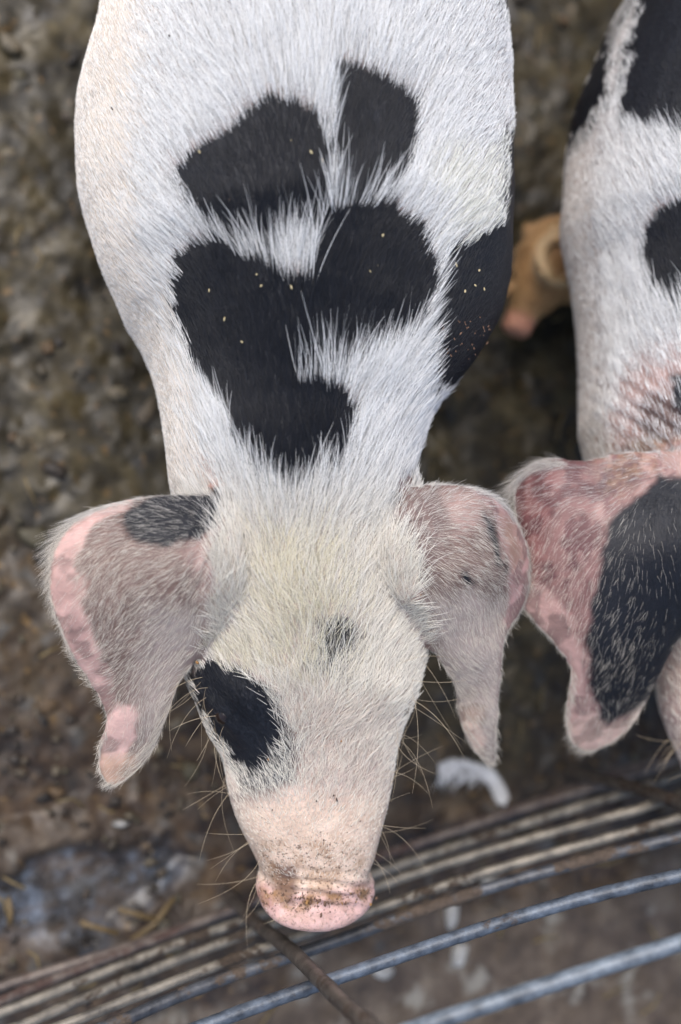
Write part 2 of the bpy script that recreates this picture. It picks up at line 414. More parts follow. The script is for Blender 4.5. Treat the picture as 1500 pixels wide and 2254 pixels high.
def pig_mesh(name, cfg):
    G = Geo()
    rows = np.concatenate([np.arange(-1000, 1000, 50), np.arange(1000, cfg['end_row'] + 1, 30)])
    rings, par, T = trunk_rings(rows, cfg['L'], cfg['R'], cfg['prof'])
    # snout disc: a flange whose plane leans forward at the top
    c, lat, up, a, bt, bb = par[-1]
    fwd = T[-1] * np.array([1, 1, 0]); fwd /= np.linalg.norm(fwd)
    roll = cfg.get('roll', 0)
    lt = lat * math.cos(roll) + np.array([0, 0, 1.0]) * math.sin(roll)
    be = math.radians(cfg.get('disc_tilt', 42)); du = np.array([0, 0, 1.0]) * math.cos(be) + fwd * math.sin(be); dn = fwd * math.cos(be) - np.array([0, 0, 1.0]) * math.sin(be)
    dc = c + fwd * .006
    w = cfg['disc_w'];  h = cfg['disc_h']
    for off, s in ((-.007, .90), (-.004, .985), (.000, 1.02), (.004, 1.0), (.0065, .90), (.0070, .6)):
        rings.append(ring_pts(dc + dn * off, lt, du, w * s, h * s, h * s, 2.3))
    # close the rump
    G.loft(rings if np.cross(rings[0][1] - rings[0][0], rings[0][2] - rings[0][0]).dot(T[0]) < 0 else [r[::-1] for r in rings])
    for ear in cfg['ears']: build_shell(G, ear['outline'], ear['zf'])
    # legs with elbow / knee / hock, hidden under the trunk from above
    def at(row): return par[int(np.abs(rows - row).argmin())]
    legs = []
    for row, front in ((cfg['front'], True), (cfg['rear'], False)):
        cc, lat0, _, aa, _, _ = at(row); f0 = T[int(np.abs(rows - row).argmin())] * np.array([1, 1, 0]); f0 /= np.linalg.norm(f0)
        for sgn in (-1, 1):
            b0 = cc + lat0 * sgn * aa * cfg.get('stance', .36); b0[2] = 0
            ofs = [(.0, .19), (-.012, .15), (-.004, .10), (.004, .055), (.0, .024), (.010, .004)] if front else [(.01, .19), (.035, .15), (-.01, .105), (-.028, .075), (-.016, .024), (-.004, .004)]
            pts = [b0 + f0 * o + np.array([0, 0, z]) for o, z in ofs]
            G.tube(pts, [.055, .042, .025, .018, .017, .020], 14)
    # tail
    cc, lat0, up0, aa, bt0, _ = par[0]
    tp = [cc + up0 * bt0 * .3 - T[0] * (.0 + .012 * s) + lat0 * .012 * math.sin(s * 1.6) + np.array([0, 0, .012 * math.cos(s * 1.6) - .006 * s]) for s in np.linspace(0, 5, 14)]
    G.tube(tp, np.linspace(.011, .004, 14), 8)
    o = mesh_obj(name + '_raw', G.V(), G.f)
    md = o.modifiers.new('r', 'REMESH'); md.mode = 'VOXEL'; md.voxel_size = .0023; md.use_smooth_shade = True
    ms = o.modifiers.new('s', 'SMOOTH'); ms.factor = .5; ms.iterations = 5
    dg = bpy.context.evaluated_depsgraph_get(); ev = o.evaluated_get(dg); me = bpy.data.meshes.new_from_object(ev)
    bpy.data.objects.remove(o)
    nv = len(me.vertices); V = np.zeros(nv * 3, np.float32); me.vertices.foreach_get('co', V); V = V.reshape(-1, 3).astype(float)
    Nn = np.zeros(nv * 3, np.float32); me.vertices.foreach_get('normal', Nn); Nn = Nn.reshape(-1, 3).astype(float)
    return me, V, Nn, dict(disc=dc, dn=dn, lt=lt, du=du)

def on_ear(px, py, z, ears):
    """index of the ear each point lies on (-1: none) and its distance to that ear's outline"""
    idx = -np.ones(len(px), int); dist = np.full(len(px), -99.0)
    for k, e in enumerate(ears):
        sd = poly_sd(px, py, smooth_poly(e['outline'], 2)); m = (sd > -14) & (np.abs(z - e['zf'](px, py)) < .011) & (poly_sd(px, py, e['own']) + 16 * fbm(np.stack([px, py], -1), 34, 91, 2) > 0)
        idx[m] = k; dist[m] = sd[m]
    return idx, dist

def coat(cfg, P, Nn):
    """skin colour, black mask, ear index for surface points"""
    px, py, _ = proj(P)
    wx = px + 9 * fbm(P, .012, 31, 3); wy = py + 9 * fbm(P, .012, 32, 3)
    up = Nn[:, 2] > -.35
    view = ((C0 - P) * Nn).sum(1) > -.15 * np.linalg.norm(C0 - P, axis=1)
    e, ed = on_ear(px, py, P[:, 2], cfg['ears'])
    col = np.empty((len(P), 3)); col[:] = cfg['skin']
    for poly, c, soft in cfg['tones']:
        w = smooth(-soft, soft, poly_sd(wx, wy, poly))[:, None] * view[:, None]; col = col * (1 - w) + np.array(c) * w
    blk = np.zeros(len(P)); bsk = np.zeros(len(P))
    for poly, soft, *cap in cfg['black']:
        q = poly_sd(wx, wy, poly) + np.where(py > 1100, 4, 9) * vnoise(P, .005, 37); cap = cap[0] if cap else 1.0
        blk = np.maximum(blk, cap * smooth(-soft * .6, soft * .6, q) * view); bsk = np.maximum(bsk, smooth(-26, -8, q) * view)
    for k, er in enumerate(cfg['ears']):
        m = e == k
        if not m.any(): continue
        cc = np.empty((m.sum(), 3)); cc[:] = er['skin']
        for poly, c, soft in er['tones']:
            w = smooth(-soft, soft, poly_sd(wx[m], wy[m], poly))[:, None]; cc = cc * (1 - w) + np.array(c) * w
        mot = (.5 + .5 * fbm(P[m], .006, 51, 3))[:, None]
        rimm = cc[:, :1] > .42
        blot = smooth(.05, .30, fbm(P[m], .016, 53, 3))[:, None] * rimm
        if 'mottle' in er:
            dk = smooth(-.05, .35, fbm(P[m], .011, 57, 4))[:, None] * smooth(-40, 40, poly_sd(px[m], py[m], er['mottle']))[:, None]; cc = cc * (1 - dk * np.array([.42, .50, .46]))
        cc = cc * (1 - .42 * blot) * (.86 + .28 * mot)
        col[m] = cc
        b2 = np.zeros(m.sum())
        for poly, soft in er['black']: b2 = np.maximum(b2, smooth(-soft, soft, poly_sd(wx[m], wy[m], poly)))
        blk[m] = b2; bsk[m] = b2
    cfg['_edge'] = bsk * (1 - blk) * (e < 0)
    hoof = P[:, 2] < .03
    col[hoof] = (.10, .075, .055); 
    bk = np.array(cfg.get('black_col', (.008, .009, .0135)))
    col = col * (1 - bsk[:, None]) + bk * bsk[:, None]
    return col, blk, e, ed, px, py

def er_white(px, e, cfg):
    w = np.full(len(px), .55)
    for k, er in enumerate(cfg['ears']): w[e == k] = er.get('white', lambda x: .55 + 0 * x)(px[e == k])
    return w

def make_fur(cfg, me, V, Nn, parent, n_target, mats):
    me.calc_loop_triangles(); nt = len(me.loop_triangles); tri = np.zeros(nt * 3, np.int32); me.loop_triangles.foreach_get('vertices', tri); tri = tri.reshape(-1, 3)
    A, B, Cc = V[tri[:, 0]], V[tri[:, 1]], V[tri[:, 2]]
    area = np.linalg.norm(np.cross(B - A, Cc - A), axis=1) / 2
    cen = (A + B + Cc) / 3; nz = Nn[tri].mean(1)
    px, py, dep = proj(cen)
    vis = ((C0 - cen) * nz).sum(1) / np.linalg.norm(C0 - cen, axis=1)
    den = smooth(-.45, .15, vis) * .97 + .03
    outf = np.maximum(np.maximum(-px, px - 1500), np.maximum(-py, py - 2254))
    den *= np.where(outf > 120, .3, 1.0)
    e, ed = on_ear(px, py, cen[:, 2], cfg['ears'])
    den *= np.where(e >= 0, np.where((ed < 16), 1.15, .34), 1.0)
    sn = smooth(cfg['snout'][0], cfg['snout'][1], py); den *= 1 - .45 * sn
    den *= np.where(py > cfg['disc_row'], .06, 1.0) * np.where(cen[:, 2] < .06, .1, 1)
    for k, er in enumerate(cfg['ears']): den *= np.where((e == k) & (ed > 16), er.get('hair', 1.0), 1.0)
    for k, er in enumerate(cfg['ears']):
        for poly in er.get('bare', []): den *= np.where((e == k) & (poly_sd(px, py, poly) > 0) & (ed > 12), .15, 1.0)
    for poly, fac in cfg.get('sparse', []): den *= 1 + (fac - 1) * smooth(-45, 45, poly_sd(px, py, poly) + 30 * fbm(cen, .02, 95, 2)) * (e < 0)
    w = area * den; cdf = np.cumsum(w); cdf /= cdf[-1]
    f = np.searchsorted(cdf, rng.random(n_target)); f = np.minimum(f, nt - 1)
    u = rng.random((n_target, 2)); fl = u.sum(1) > 1; u[fl] = 1 - u[fl]
    pass
    P = A[f] + (B[f] - A[f]) * u[:, :1] + (Cc[f] - A[f]) * u[:, 1:]
    nr = Nn[tri[f, 0]] * (1 - u.sum(1))[:, None] + Nn[tri[f, 1]] * u[:, :1] + Nn[tri[f, 2]] * u[:, 1:]
    nr /= np.linalg.norm(nr, axis=1)[:, None]
    col, blk, e, ed, px, py = coat(cfg, P, nr)
    n = n_target
    isb = rng.random(n) < blk
    drop = (rng.random(n) < .62 * cfg['_edge']) & ~isb
    # grooming: swept back from the snout and outward from the spine
    xs = np.interp(py, *np.array(cfg['spine']).T)
    half = np.where(py > 1100, 250, 460)
    dx = (px - xs) / half; 
    t = np.stack([dx * np.interp(py, [0, 500, 1000, 1300, 1600, 1900], [.95, 1.0, .55, .45, .9, .6]), np.ones(n), np.zeros(n)], -1)
    for k, er in enumerate(cfg['ears']):
        m = e == k
        d = np.stack([px[m] - er['base'][0], -(py[m] - er['base'][1])], -1); d /= np.linalg.norm(d, axis=1)[:, None] + 1e-6
        t[m, 0] = d[:, 0]; t[m, 1] = d[:, 1] - .35
    ang = .22 * vnoise(P, .022, 61) + .13 * vnoise(P, .006, 62) + rng.normal(0, .11, n)
    if True:
        hd = smooth(1100, 1250, py); ang = ang * (1 + .6 * hd) + rng.normal(0, .22, n) * hd
    ang = np.where(e >= 0, .45 * vnoise(P, .03, 63) + rng.normal(0, .16, n), ang)
    ca, sa = np.cos(ang), np.sin(ang)
    t = np.stack([t[:, 0] * ca - t[:, 1] * sa, t[:, 0] * sa + t[:, 1] * ca, t[:, 2]], -1)
    t -= (t * nr).sum(1)[:, None] * nr; t /= np.linalg.norm(t, axis=1)[:, None] + 1e-9
    guard = (rng.random(n) < .38) & ~isb
    ln = np.interp(py, [0, 300, 600, 1000, 1100, 1200, 1400, 1600, 1750, 1850, 2300], [.019, .020, .023, .026, .020, .017, .0155, .012, .007, .0035, .002])
    body = py < 1080
    ln = np.where(body & (e < 0), ln * np.interp(np.abs(dx), [0, .35, .75, 1.0], [1.25, 1.0, .62, .42]), ln)
    ln = np.where(isb & (e < 0), ln * .55, ln)
    ln = np.where(guard, ln * np.where(rng.random(n) < .15, 1.6, 1.2), ln * .85)
    for poly in cfg.get('short', []): ln = ln * (1 - .6 * smooth(-25, 25, poly_sd(px, py, poly)))
    ln = np.where(e >= 0, .0085, ln)
    edge = (e >= 0) & (ed < 16)
    ln = np.where(edge, .008, ln)
    for k, er in enumerate(cfg['ears']):
        for (fx, fy, fr, fl_) in er.get('fringe', []):
            g = np.exp(-((px - fx) ** 2 + (py - fy) ** 2) / (2 * fr * fr)); m = (e == k) & (ed < 22)
            ln = np.where(m, ln + fl_ * g, ln)
    ln = np.where(px * 0 + nr[:, 2] < .2, np.minimum(ln, .009), ln)
    vw = C0 - P; vs = (vw * nr).sum(1) / np.linalg.norm(vw, axis=1)
    ln = np.where(e < 0, ln * np.interp(vs, [0, .35, .8], [.28, .55, 1.0]), ln)
    ln *= rng.uniform(.6, 1.25, n)
    lift = np.clip(rng.normal(.30, .12, n), .06, .8); lift = np.where(isb, lift * .6, lift)
    lift = np.where(e >= 0, np.where(edge, .10, .30), lift)
    K = 5; s = np.linspace(0, 1, K)[None, :, None]
    bend = np.where(e >= 0, rng.normal(0, .07, n), rng.normal(0, .09, n))[:, None, None]
    sidev = np.cross(nr, t)
    pts = P[:, None] + ln[:, None, None] * (t[:, None] * (s * np.cos(lift)[:, None, None]) + nr[:, None] * (np.sin(lift)[:, None, None] * s - .10 * s * s) + sidev[:, None] * (bend * s * s))
    pts -= nr[:, None] * .0004
    hdw = smooth(1000, 1250, py)[:, None]
    hc = np.array([.87, .865, .845])[None] * (1 - hdw) + np.array([.90, .845, .745])[None] * hdw
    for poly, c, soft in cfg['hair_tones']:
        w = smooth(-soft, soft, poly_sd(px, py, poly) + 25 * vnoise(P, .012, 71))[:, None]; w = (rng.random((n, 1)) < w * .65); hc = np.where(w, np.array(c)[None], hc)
    hc = np.where((e >= 0)[:, None], hc * np.array([.86, .83, .80]), hc)
    hc *= np.where(guard, rng.uniform(.96, 1.06, n), rng.uniform(.50, .92, n))[:, None]
    bkc = np.array([.006, .0068, .0105])[None] * rng.uniform(.5, 1.6, (n, 1))
    earblk = (e >= 0) & isb
    useb = isb & ~(earblk & (rng.random(n) < er_white(px, e, cfg)))
    grey = np.zeros(n, bool)
    hc = np.where(useb[:, None], bkc, hc)
    r0 = np.where(useb, .00013, np.where(guard, .000125, .000092)) * rng.uniform(.75, 1.25, n)
    r0 = np.where(py > 1700, np.minimum(r0, .00011), r0)
    r0 = np.where(e >= 0, np.minimum(r0, .00012) * .56, r0)
    r0 = np.where(drop, r0 * .25, r0)
    rad = r0[:, None] * np.array([1, 1, .9, .7, .25])[None]
    hair_obj('fur', pts, rad, np.clip(hc, 0, .92), mats, parent)

def whisker_curves(cfg, V, parent, mat):
    px, py, d = proj(V)
    pts, col, rad = [], [], []
    for (x, y, dx, dy, cnt, ln, spread) in cfg['whiskers']:
        for _ in range(cnt):
            m = np.nonzero((np.abs(px - x - rng.normal(0, spread)) < 9) & (np.abs(py - y - rng.normal(0, spread)) < 9))[0]
            if len(m) == 0: continue
            p = V[m[d[m].argmin()]]
            a = math.atan2(-dy, dx) + rng.normal(0, .6); t = np.array([math.cos(a), math.sin(a), rng.uniform(-.25, .35)])
            c = np.array([math.cos(a + 1.57), math.sin(a + 1.57), -.5]) * rng.normal(0, .5)
            s = np.linspace(0, 1, 8)[:, None]; L = ln * rng.uniform(.6, 1.2)
            g = np.array([0, -.25, -.35]) * rng.uniform(0, 1)
            pts.append(p + L * (t * s + (c + g) * s * s)); col.append(np.array([.50, .40, .27]) * rng.uniform(.7, 1.4)); rad.append(.000085 * np.array([1, 1, 1, .95, .9, .8, .6, .3]) * rng.uniform(.8, 1.2))
    hair_obj('whiskers', np.array(pts), np.array(rad), np.clip(np.array(col), 0, .9), mat, parent)

def ball(name, p, r, mat, parent):
    V = ICO_V * r + p
    o = mesh_obj(name, V, ICO_F, mat, parent); return o

def make_pig(cfg, nfur):
    me, V, Nn, dsc = pig_mesh('pig', cfg)
    px, py, _ = proj(V)
    # relief: skin folds behind the ears and wrinkles above the snout disc
    d = np.zeros(len(V))
    for (x, y, ux, uy, amp, wl, rx, ry) in cfg['folds']:
        u = (px - x) * ux + (py - y) * uy; v = -(px - x) * uy + (py - y) * ux
        d += amp * np.cos(u / wl * 6.283 + .8 * fbm(V, .02, 81, 2)) * np.exp(-(u / rx) ** 2 - (v / ry) ** 2)
    view = ((C0 - V) * Nn).sum(1) > 0
    d = np.where(view, d, 0) + .0012 * fbm(V, .05, 83, 2)
    for (x, y, r, amp) in cfg['bumps']:
        d += np.where(view, amp * np.exp(-((px - x) ** 2 + (py - y) ** 2) / (r * r)), 0)
    # nostrils pressed into the disc
    for sg in (-1, 1):
        q = dsc['disc'] + dsc['dn'] * .0070 + dsc['lt'] * sg * cfg['disc_w'] * .42 - dsc['du'] * .004
        d -= .010 * np.exp(-((V - q) ** 2).sum(1) / (.0065 ** 2))
    V = V + Nn * d[:, None]
    me.vertices.foreach_set('co', V.astype(np.float32).ravel()); me.update()
    Nf = np.zeros(len(V) * 3, np.float32); me.vertices.foreach_get('normal', Nf); Nn = Nf.reshape(-1, 3).astype(float)
    col, blk, e, ed, px, py = coat(cfg, V, Nn)
    root = empty('pig', (V[:, 0].mean(), V[:, 1].mean(), 0)); tag(root, cfg['label'], 'pig', 'spotted pigs in the pen')
    me.name = 'body'; me.materials.clear(); me.materials.append(SKIN); me.shade_smooth()
    o = bpy.data.objects.new('body', me); COL.objects.link(o); o.parent = root; o.matrix_parent_inverse = Matrix.Translation(-root.location)
    set_attr(me, 'coat', np.clip(col, 0, .9))
    dirt = np.zeros(len(V))
    for poly, a, soft in cfg['dirt']: dirt = np.maximum(dirt, a * smooth(-soft, soft, poly_sd(px, py, poly)))
    set_attr(me, 'dirt', dirt, 'FLOAT')
    d0 = proj(V)[2]
    for (x, y) in cfg['eyes']:
        m = np.nonzero((np.abs(px - x) < 10) & (np.abs(py - y) < 10))[0]
        if len(m):
            i = m[d0[m].argmin()]; ball('eye', V[i] - Nn[i] * .0060, .0075, EYE, root)
    make_fur(cfg, me, V, Nn, root, nfur, FUR)
    whisker_curves(cfg, V, root, FUR)
    return V, Nn, root

EYE = mat_flat('eye_dark', (.008, .005, .004), (.02, .010, .007), 200, .25, 0)

MAUVE, PINK, PALE = (.190, .128, .108), (.58, .375, .335), (.60, .47, .41)
ear_l = dict(
    outline=[(520, 1095), (470, 1085), (380, 1084), (290, 1095), (215, 1112), (150, 1155), (115, 1215), (104, 1290), (118, 1350), (148, 1430), (190, 1500), (225, 1555), (232, 1590), (214, 1640), (211, 1695), (238, 1737), (272, 1728), (312, 1692), (348, 1640), (372, 1565), (402, 1490), (452, 1435), (490, 1410), (530, 1400), (540, 1250)],
    own=[(488, 1040), (60, 1040), (60, 1760), (400, 1760), (430, 1480), (462, 1425), (472, 1330), (470, 1230), (485, 1150)],
    zf=tps([(500, 1095, .322), (500, 1250, .328), (490, 1400, .300), (380, 1085, .318), (300, 1250, .326), (290, 1095, .312), (200, 1120, .304), (190, 1240, .311), (110, 1290, .303), (150, 1430, .287), (235, 1560, .264), (215, 1670, .240), (250, 1725, .234), (345, 1630, .252), (400, 1490, .278), (450, 1435, .289), (330, 1400, .303), (290, 1580, .268), (400, 1250, .333)]),
    base=(510, 1190), skin=MAUVE, bare=[[(300, 1085), (240, 1100), (150, 1155), (105, 1220), (95, 1300), (115, 1370), (190, 1510), (225, 1570), (255, 1545), (240, 1470), (205, 1390), (178, 1320), (168, 1240), (185, 1180), (240, 1135), (290, 1110)], [(255, 1550), (300, 1555), (305, 1620), (270, 1690), (235, 1720), (215, 1690), (225, 1620)]],
    tones=[([(420, 1140), (500, 1080), (540, 1250), (500, 1420), (450, 1330), (430, 1250)], (.40, .285, .26), 30),
           ([(330, 1330), (480, 1350), (440, 1440), (390, 1510), (360, 1620), (320, 1690), (300, 1560), (310, 1440)], (.38, .31, .28), 35),
           ([(300, 1085), (240, 1100), (150, 1155), (105, 1220), (95, 1300), (115, 1370), (190, 1510), (225, 1570), (255, 1545), (240, 1470), (205, 1390), (178, 1320), (168, 1240), (185, 1180), (240, 1135), (290, 1110)], PINK, 7),
           ([(255, 1550), (300, 1555), (305, 1620), (270, 1690), (235, 1720), (215, 1690), (225, 1620)], (.70, .47, .42), 9),
           ([(215, 1660), (300, 1670), (270, 1740), (220, 1740)], (.55, .37, .28), 18),
           ([(120, 1275), (185, 1268), (190, 1310), (125, 1330)], (.42, .27, .24), 10), ([(140, 1205), (170, 1200), (165, 1240), (135, 1240)], (.42, .27, .24), 8), ([(150, 1350), (200, 1360), (190, 1400), (150, 1390)], (.45, .29, .26), 10), ([(255, 1530), (250, 1480), (232, 1470), (240, 1530)], (.45, .29, .26), 9)],
    black=[([(275, 1125), (310, 1102), (380, 1080), (500, 1075), (488, 1150), (440, 1182), (400, 1190), (368, 1206), (330, 1196), (292, 1182), (274, 1150)], 7)],
    fringe=[(190, 1115, 70, .016), (120, 1250, 90, .005), (380, 1600, 80, .004), (230, 1740, 50, .003)])
ear_r = dict(
    outline=[(840, 1090), (880, 1076), (930, 1063), (1000, 1058), (1060, 1072), (1110, 1098), (1150, 1155), (1168, 1230), (1166, 1310), (1135, 1368), (1114, 1400), (1106, 1480), (1101, 1560), (1099, 1620), (1095, 1682), (1078, 1690), (1048, 1667), (1014, 1612), (1002, 1555), (998, 1500), (968, 1462), (936, 1425), (900, 1400), (860, 1390), (840, 1250)],
    own=[(868, 1030), (1200, 1030), (1200, 1380), (1130, 1760), (1000, 1700), (985, 1500), (940, 1435), (925, 1360), (905, 1280), (880, 1180)],
    zf=tps([(860, 1090, .326), (860, 1250, .330), (890, 1395, .300), (930, 1065, .325), (1030, 1200, .336), (1000, 1060, .322), (1090, 1130, .326), (1108, 1250, .322), (1135, 1140, .306), (1150, 1230, .300), (1168, 1230, .294), (1135, 1350, .287), (1110, 1400, .290), (1104, 1480, .280), (1040, 1450, .296), (968, 1462, .282), (1095, 1680, .234), (1003, 1555, .252), (1050, 1580, .264), (960, 1250, .338)]),
    base=(850, 1200), skin=MAUVE, bare=[[(1040, 1065), (1110, 1090), (1160, 1160), (1180, 1230), (1170, 1330), (1130, 1380), (1112, 1380), (1120, 1250), (1100, 1150)]],
    tones=[([(860, 1080), (960, 1070), (1000, 1150), (960, 1260), (900, 1290), (860, 1250)], (.16, .11, .10), 30),
           ([(980, 1080), (1060, 1075), (1060, 1150), (1010, 1180)], (.38, .26, .23), 22),
           ([(860, 1270), (900, 1280), (930, 1330), (900, 1360), (860, 1340)], (.62, .45, .41), 18),
           ([(930, 1330), (1040, 1300), (1110, 1330), (1110, 1500), (1095, 1690), (1040, 1680), (990, 1500)], (.40, .33, .30), 28),
           ([(1040, 1065), (1110, 1090), (1160, 1160), (1180, 1230), (1170, 1330), (1130, 1380), (1112, 1380), (1120, 1250), (1100, 1150)], (.46, .29, .27), 9),
           ([(1108, 1130), (1140, 1150), (1145, 1230), (1125, 1260)], (.36, .23, .18), 12),
           ([(1020, 1560), (1060, 1560), (1070, 1660), (1085, 1690), (1040, 1670)], (.62, .45, .38), 12)],
    black=[([(1015, 1252), (1040, 1256), (1056, 1292), (1034, 1290)], 5), ([(1062, 1128), (1085, 1160), (1108, 1220), (1112, 1258), (1092, 1232), (1067, 1172)], 6)],
    fringe=[(1080, 1075, 50, .008), (1160, 1250, 60, .002)])
BLACK_LOC = [
    ([(600, 226), (645, 234), (694, 258), (722, 296), (730, 420), (728, 490), (690, 545), (610, 575), (510, 550), (432, 470), (388, 394), (428, 344), (500, 302), (550, 256)], 20, 1.0),
    ([(733, 150), (800, 160), (868, 182), (918, 218), (912, 310), (896, 390), (850, 440), (780, 462), (736, 450)], 18, 1.0),
    ([(430, 540), (480, 528), (560, 575), (640, 622), (683, 626), (690, 545), (715, 482), (790, 458), (870, 466), (926, 510), (955, 578), (950, 660), (925, 725), (880, 775), (810, 815), (750, 832), (690, 838), (655, 848), (700, 852), (752, 866), (776, 920), (762, 1010), (720, 1062), (668, 1085), (600, 1075), (535, 1020), (505, 950), (478, 890), (432, 835), (402, 750), (384, 650), (396, 572)], 19),
    ([(988, 556), (1044, 534), (1096, 505), (1114, 440), (1118, 290), (1200, 280), (1200, 640), (1150, 720), (1090, 790), (1035, 835), (985, 868), (946, 878), (934, 800), (940, 720), (954, 650), (972, 595)], 12),
    ([(1100, -30), (1150, -30), (1140, 45), (1118, 25)], 6),
    ([(418, 1480), (470, 1462), (530, 1486), (584, 1528), (610, 1572), (618, 1625), (602, 1674), (562, 1704), (516, 1680), (474, 1622), (436, 1552), (408, 1500)], 12),
    ([(722, 1388), (755, 1380), (778, 1400), (772, 1440), (742, 1455), (718, 1428)], 22, .55),
]
PIG1 = dict(
    label='white pig with black back patches and a black eye patch, whole head at the fence',
    L=[(-1100, 640), (-1000, 470), (-900, 400), (-600, 300), (-300, 240), (-100, 225), (0, 226), (90, 205), (180, 172), (260, 164), (400, 170), (500, 190), (600, 226), (720, 284), (800, 332), (870, 352), (960, 366), (1050, 372), (1150, 392), (1300, 402), (1470, 403), (1500, 415), (1600, 455), (1650, 486), (1700, 498), (1740, 500), (1800, 518), (1850, 543), (1890, 566), (1940, 586), (2100, 596)],
    R=[(-1100, 900), (-1000, 1020), (-900, 1060), (-600, 1100), (-300, 1110), (0, 1116), (170, 1130), (330, 1134), (500, 1134), (600, 1128), (660, 1111), (720, 1082), (770, 1047), (820, 1002), (860, 965), (900, 945), (960, 930), (1030, 916), (1100, 925), (1250, 938), (1400, 943), (1460, 938), (1530, 914), (1600, 886), (1660, 868), (1720, 861), (1760, 858), (1800, 850), (1850, 836), (1890, 826), (1935, 808), (2100, 800)],
    prof=[(-1000, .24, .05, .05), (-930, .238, .085, .08), (-800, .235, .115, .105), (-600, .23, .135, .12), (-300, .225, .148, .128), (0, .225, .153, .13), (300, .23, .152, .13), (600, .235, .145, .12), (800, .245, .125, .11), (950, .255, .102, .10), (1060, .26, .087, .09), (1200, .26, .074, .085), (1350, .256, .066, .08), (1470, .25, .061, .075), (1600, .245, .052, .065), (1750, .24, .043, .05), (1850, .237, .036, .042), (1900, .235, .031, .036), (1945, .233, .030, .034)],
    end_row=1945, disc_w=.0415, disc_h=.0325, disc_tilt=46, roll=-.06, front=700, rear=-620,
    ears=[ear_l, ear_r], eyes=[(474, 1592), (905, 1572)],
    spine=[(-1000, 740), (0, 735), (500, 715), (1000, 690), (1300, 690), (2200, 700)],
    skin=(.30, .235, .225),
    tones=[([(480, 1120), (900, 1120), (960, 1480), (880, 1780), (480, 1780), (400, 1480)], (.50, .405, .375), 60), ([(100, -400), (330, -400), (330, 200), (330, 480), (400, 720), (430, 850), (480, 1000), (490, 1080), (340, 1080), (100, 600)], (.70, .62, .53), 60),
           ([(415, 990), (460, 1000), (495, 1060), (480, 1085), (430, 1080)], (.55, .33, .27), 14),
           ([(600, 1560), (640, 1590), (664, 1650), (652, 1722), (600, 1748), (535, 1758), (515, 1735), (560, 1685), (600, 1640)], (.045, .047, .055), 18),
           ([(700, 1370), (770, 1362), (810, 1410), (790, 1480), (720, 1490), (665, 1485), (655, 1450), (690, 1440)], (.10, .10, .105), 22),
           ([(760, 1420), (830, 1400), (830, 1470), (780, 1520), (750, 1480)], (.22, .19, .18), 25),
           ([(400, 1740), (560, 1765), (640, 1745), (780, 1750), (900, 1740), (900, 2100), (400, 2100)], (.74, .585, .475), 45),
           ([(400, 1460), (420, 1500), (470, 1620), (500, 1680), (530, 1740), (470, 1760), (400, 1600)], (.72, .58, .50), 8),
           ([(560, 1935), (700, 1975), (835, 1930), (850, 2080), (540, 2080)], (.74, .50, .46), 16),
           ([(598, 1898), (628, 1912), (652, 1908), (655, 1945), (640, 1975), (648, 1996), (615, 1990), (608, 1950), (592, 1925)], (.20, .125, .10), 12), ([(560, 1965), (590, 1950), (605, 2000), (585, 2005)], (.38, .22, .20), 14)],
    black=BLACK_LOC,
    dirt=[([(560, 1850), (720, 1830), (840, 1880), (840, 1985), (700, 2010), (570, 2020), (550, 1960)], .8, 40), ([(570, 1950), (700, 1968), (830, 1945), (825, 1978), (700, 2008), (590, 2000)], 1.6, 12), ([(500, 1750), (860, 1750), (850, 1880), (560, 1880)], .22, 30), ([(640, 1560), (850, 1560), (850, 1760), (660, 1760)], .5, 40), ([(550, 1940), (840, 1940), (840, 2060), (550, 2060)], .45, 10)],
    folds=[(735, 1958, -.08, 1, .0021, 25, 34, 100), (705, 1992, -.05, 1, -.0016, 400, 9, 110), (492, 1572, .75, -.66, .0022, 60, 50, 70), (480, 1160, .9, .4, .0012, 26, 60, 120), (890, 1140, -.9, .4, .0010, 26, 60, 110)],
    bumps=[(545, 1545, 55, .004), (850, 1530, 50, .004), (900, 1310, 28, .004), (690, 1330, 90, .003), (690, 1660, 70, -.002)],
    sparse=[([(600, 1570), (645, 1600), (664, 1650), (645, 1730), (560, 1755), (530, 1735), (565, 1690), (612, 1640)], .55), ([(690, 1370), (790, 1365), (800, 1480), (660, 1490), (650, 1450)], .55), ([(418, 985), (462, 985), (500, 1070), (430, 1090)], .3)],
    snout=(1690, 1800), disc_row=1940,
    hair_tones=[([(600, 1200), (730, 1220), (770, 1400), (740, 1500), (640, 1480), (560, 1430), (560, 1330)], (.84, .78, .60), 60), ([(460, 1430), (640, 1450), (640, 1500), (520, 1480)], (.82, .76, .60), 25), ([(640, 1540), (850, 1560), (850, 1760), (680, 1760)], (.82, .73, .64), 40), ([(100, -400), (300, -400), (290, 200), (300, 480), (380, 720), (420, 850), (450, 1000), (470, 1090), (340, 1090), (100, 600)], (.88, .81, .73), 45), ([(930, 400), (1130, 300), (1130, 560), (1000, 560)], (.84, .83, .74), 60)],
    whiskers=[(925, 1480, 1, .5, 13, .05, 34), (905, 1560, .8, .9, 8, .045, 30), (890, 1620, .6, 1, 5, .03, 16), (855, 1720, 1, -.1, 4, .04, 14), (845, 1820, 1, .1, 7, .035, 16), (825, 1890, 1, .3, 5, .025, 14),
              (440, 1530, -.6, .8, 10, .034, 22), (470, 1610, -.3, 1, 7, .034, 18), (498, 1730, -1, .1, 6, .04, 16), (545, 1860, -.8, .6, 10, .035, 20), (562, 1930, -.6, .9, 8, .035, 14), (640, 1990, -.5, 1, 3, .015, 10)])

